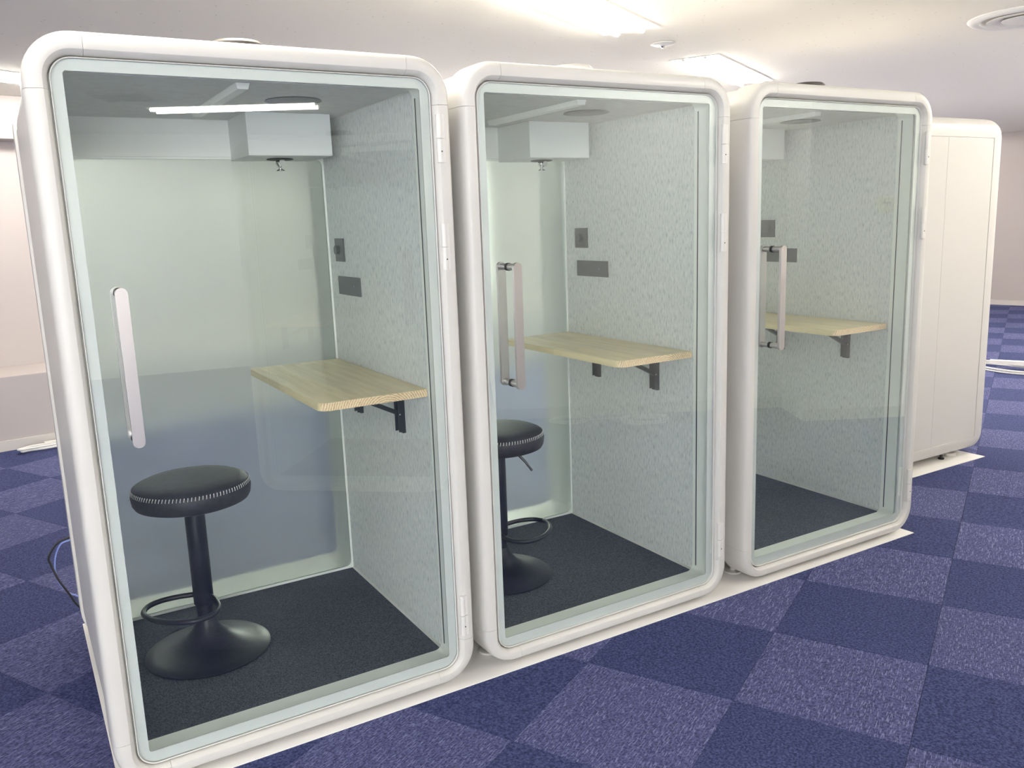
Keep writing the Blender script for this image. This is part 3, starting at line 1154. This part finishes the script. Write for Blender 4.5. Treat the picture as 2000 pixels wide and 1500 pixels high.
# ================================================================== stools
def make_stool(loc, rz, label):
    t = thing('bar_stool', label, 'stool', loc, rz, 'black adjustable bar stools')
    # trumpet base
    prof = [(0.0, 0.0), (0.198, 0.0), (0.204, 0.002), (0.205, 0.006), (0.200, 0.010), (0.17, 0.017), (0.13, 0.028), (0.095, 0.042), (0.068, 0.060), (0.048, 0.083), (0.036, 0.105), (0.030, 0.122), (0.0, 0.122)]
    obj('base', lathe(new(), prof, 64), 'black_metal', t, True)
    obj('column', lathe(new(), [(0, 0.1225), (0.0295, 0.1225), (0.0305, 0.126), (0.0265, 0.130), (0.0265, 0.29), (0, 0.29)], 32), 'black_metal', t, True)
    obj('sleeve', lathe(new(), [(0.0266, 0.172), (0.0315, 0.173), (0.0325, 0.176), (0.0325, 0.52), (0.030, 0.530), (0.0, 0.531)], 32), 'black_metal', t, True)
    # D shaped footrest around the column
    z = 0.2
    pts = []
    c = Vector((0.098, 0, z))
    half = [(0.004, 0.036), (0.030, 0.074), (0.070, 0.112), (0.117, 0.126), (0.166, 0.106), (0.194, 0.058)]
    pts = [(x, -y, z) for x, y in half] + [(0.203, 0, z)] + [(x, y, z) for x, y in reversed(half)]
    ft = obj('footrest', tube(new(), pts, 0.0088, 12), 'black_metal', t, True)
    bm = cyl(new(), (-0.004, -0.0325, z), (-0.004, -0.046, z), 0.0055, 12)
    obj('screw', bm, 'black_metal', ft, True)
    obj('lever', tube(new(), [(0.02, 0.0, 0.522), (0.07, 0.003, 0.517), (0.105, 0.007, 0.490), (0.140, 0.012, 0.445)], 0.0050, 10), 'black_metal', t, True)
    # seat
    R = 0.187
    prof = [(0, 0.532), (0.10, 0.532), (0.165, 0.535), (0.180, 0.541), (R - 0.001, 0.552), (R + 0.002, 0.575), (R, 0.594), (R - 0.003, 0.5985), (R - 0.005, 0.5975), (R - 0.010, 0.604), (R - 0.030, 0.6125), (R - 0.07, 0.617), (0.06, 0.6185), (0, 0.619)]
    seat = obj('seat', lathe(new(), prof, 72), 'leather', t, True, label='round black leather seat')
    bm = new()
    n = 104
    for k in range(n):
        a = 2 * PI * k / n
        ca, sa = math.cos(a), math.sin(a)
        da = 0.006
        p0 = Vector(((R + 0.0006) * math.cos(a - da), (R + 0.0006) * math.sin(a - da), 0.5895))
        p1 = Vector(((R - 0.0030) * math.cos(a + da), (R - 0.0030) * math.sin(a + da), 0.6010))
        cyl(bm, p0, p1, 0.00125, 5)
    o = obj('stitching', bm, 'thread', seat, label='white blanket stitching')
    o['kind'] = 'stuff'
    return t


FZ = 0.0725 + MATZ - 0.003
s1 = make_stool((0.270, 0.565, FZ), math.radians(222), 'black bar stool with white stitching inside the nearest booth, fully visible')
s2 = copy_tree(s1)
s2.location = (1.412, 0.52, FZ)
s2.rotation_euler = (0, 0, math.radians(311))
for ch in s1.children:
    if ch.name.startswith('lever'):
        ch.rotation_euler = (0, 0, math.radians(60 - 222))      # the seat is turned on its column
s2['label'] = 'black bar stool with white stitching inside the middle booth, cut by its door edge'

# ================================================================== cables and ceiling bits
tag(obj('power_cable', tube(new(), [(-0.060, 1.2, 0.366), (-0.092, 1.2, 0.362), (-0.131, 1.205, 0.346), (-0.163, 1.21, 0.297), (-0.158, 1.21, 0.262), (-0.140, 1.2, 0.200), (-0.112, 1.2, 0.138), (-0.085, 1.2, 0.080), (-0.02, 1.24, 0.02), (0.2, 1.30, 0.006)], 0.0042, 10), 'cable_black', smooth=True), 'black power cable looping out behind the nearest booth', 'cable')
tag(obj('network_cable', tube(new(), [(-0.060, 1.215, 0.350), (-0.088, 1.215, 0.346), (-0.118, 1.22, 0.335), (-0.140, 1.225, 0.290), (-0.148, 1.225, 0.235), (-0.138, 1.22, 0.180), (-0.110, 1.215, 0.135), (-0.08, 1.22, 0.11), (-0.03, 1.26, 0.02), (0.2, 1.33, 0.006)], 0.0030, 10), 'cable_blue', smooth=True), 'pale blue network cable looping out beside the black one', 'cable')


def coil(cx, cy, rx, ry, rot, turns, r, name, label, seed, tail):
    rnd = random.Random(seed)
    pts = []
    for k in range(turns * 14):
        a = 2 * PI * k / 14
        f = 1 + 0.10 * math.sin(a * 0.37 + seed)
        x = rx * f * math.cos(a) + rnd.uniform(-0.01, 0.01)
        y = ry * f * math.sin(a) + rnd.uniform(-0.01, 0.01)
        pts.append((cx + x * math.cos(rot) - y * math.sin(rot), cy + x * math.sin(rot) + y * math.cos(rot), r + 0.0015 + (k / 14) * r * 1.9))
    pts += tail
    return tag(obj(name, tube(new(), pts, r, 8, sub=3), 'cable_white', smooth=True), label, 'cable')


coil(7.52, 1.90, 0.33, 0.16, math.radians(80), 3, 0.006, 'extension_cord', 'white coiled cord on the carpet at the far right', 2, [(7.8, 2.3, 0.01), (8.6, 2.9, 0.008)])
ps = thing('power_strip', 'white power strip lying on the coiled cord at the far right', 'power strip', (7.58, 1.93, 0.045), math.radians(115))
obj('strip_body', bx(-0.15, 0.15, -0.028, 0.028, 0, 0.035), 'cable_white', ps, bevel=0.004)
for k in range(4):
    obj('outlet', bx(-0.12 + k * 0.065, -0.085 + k * 0.065, -0.016, 0.016, 0.0352, 0.0362), 'skirting', ps)
coil(-0.03, 4.475, 0.19, 0.042, th9, 2, 0.008, 'extension_cord', 'white looped cord on the carpet at the far left wall', 5, [(0.3, 4.55, 0.01), (0.6, 4.62, 0.008)])
ps2 = thing('power_strip', 'white power strip by the skirting at the far left', 'power strip', (0.03, 4.585, 0.0), th9)
obj('strip_body', bx(-0.10, 0.22, -0.02, 0.02, 0.001, 0.035), 'cable_white', ps2, bevel=0.004)
# cords mirrored in the middle door
coil(3.30, -2.78, 0.13, 0.09, 0.5, 2, 0.006, 'extension_cord', 'white coiled cord by the opposite wall, mirrored left in the middle door', 8, [(3.5, -2.75, 0.01)])
coil(3.72, -2.42, 0.17, 0.09, 0.5, 3, 0.006, 'extension_cord', 'white coiled cord by the opposite wall, mirrored right in the middle door', 9, [(3.45, -2.72, 0.008)])

# smoke detector plate
sd = thing('ceiling_sprinkler', 'small round white sprinkler plate between the two bright ceiling lights', 'sprinkler', (3.395, 1.818, CZ))
obj('plate', lathe(new(), [(0, -0.001), (0.070, -0.001), (0.072, -0.006), (0.060, -0.012), (0.0, -0.013)], 40), 'reflector', sd, True)
obj('nozzle', lathe(new(), [(0, -0.0131), (0.014, -0.0131), (0.016, -0.02), (0.010, -0.028), (0, -0.029)], 20), 'chrome', sd, True)
# round air diffuser
ad = thing('air_diffuser', 'large round white air diffuser on the ceiling at the right edge', 'air diffuser', (4.87, 0.48, CZ))
obj('rim', lathe(new(), [(0.245, -0.0005), (0.300, -0.0005), (0.302, -0.006), (0.290, -0.016), (0.262, -0.024), (0.240, -0.018), (0.225, 0.01), (0.22, 0.05), (0.245, 0.05)], 64), 'reflector', ad, True)
obj('inner_cone', lathe(new(), [(0.205, -0.020), (0.175, -0.022), (0.12, -0.004), (0.10, 0.03), (0.105, 0.035), (0.135, 0.004), (0.205, -0.0165), (0.205, -0.020)], 64), 'reflector', ad, True)
obj('centre_plate', lathe(new(), [(0, -0.030), (0.105, -0.028), (0.13, -0.022), (0.13, -0.019), (0, -0.02)], 48), 'reflector', ad, True)
# square diffuser mirrored in the nearest door
sq = thing('air_diffuser', 'square ceiling diffuser mirrored at the top left of the nearest door', 'air diffuser', (0.76, -4.78, CZ), TA)
bm = new()
for k in range(3):
    a = 0.19 - k * 0.055
    for x0, x1, y0, y1 in ((-a, a, -a, -a + 0.02), (-a, a, a - 0.02, a), (-a, -a + 0.02, -a + 0.02, a - 0.02), (a - 0.02, a, -a + 0.02, a - 0.02)):
        box(bm, x0, x1, y0, y1, -0.02 + k * 0.004, -0.001)
obj('louvre', bm, 'skirting', sq)
obj('backing', bx(-0.17, 0.17, -0.17, 0.17, -0.004, -0.0005), 'dark_plate', sq)
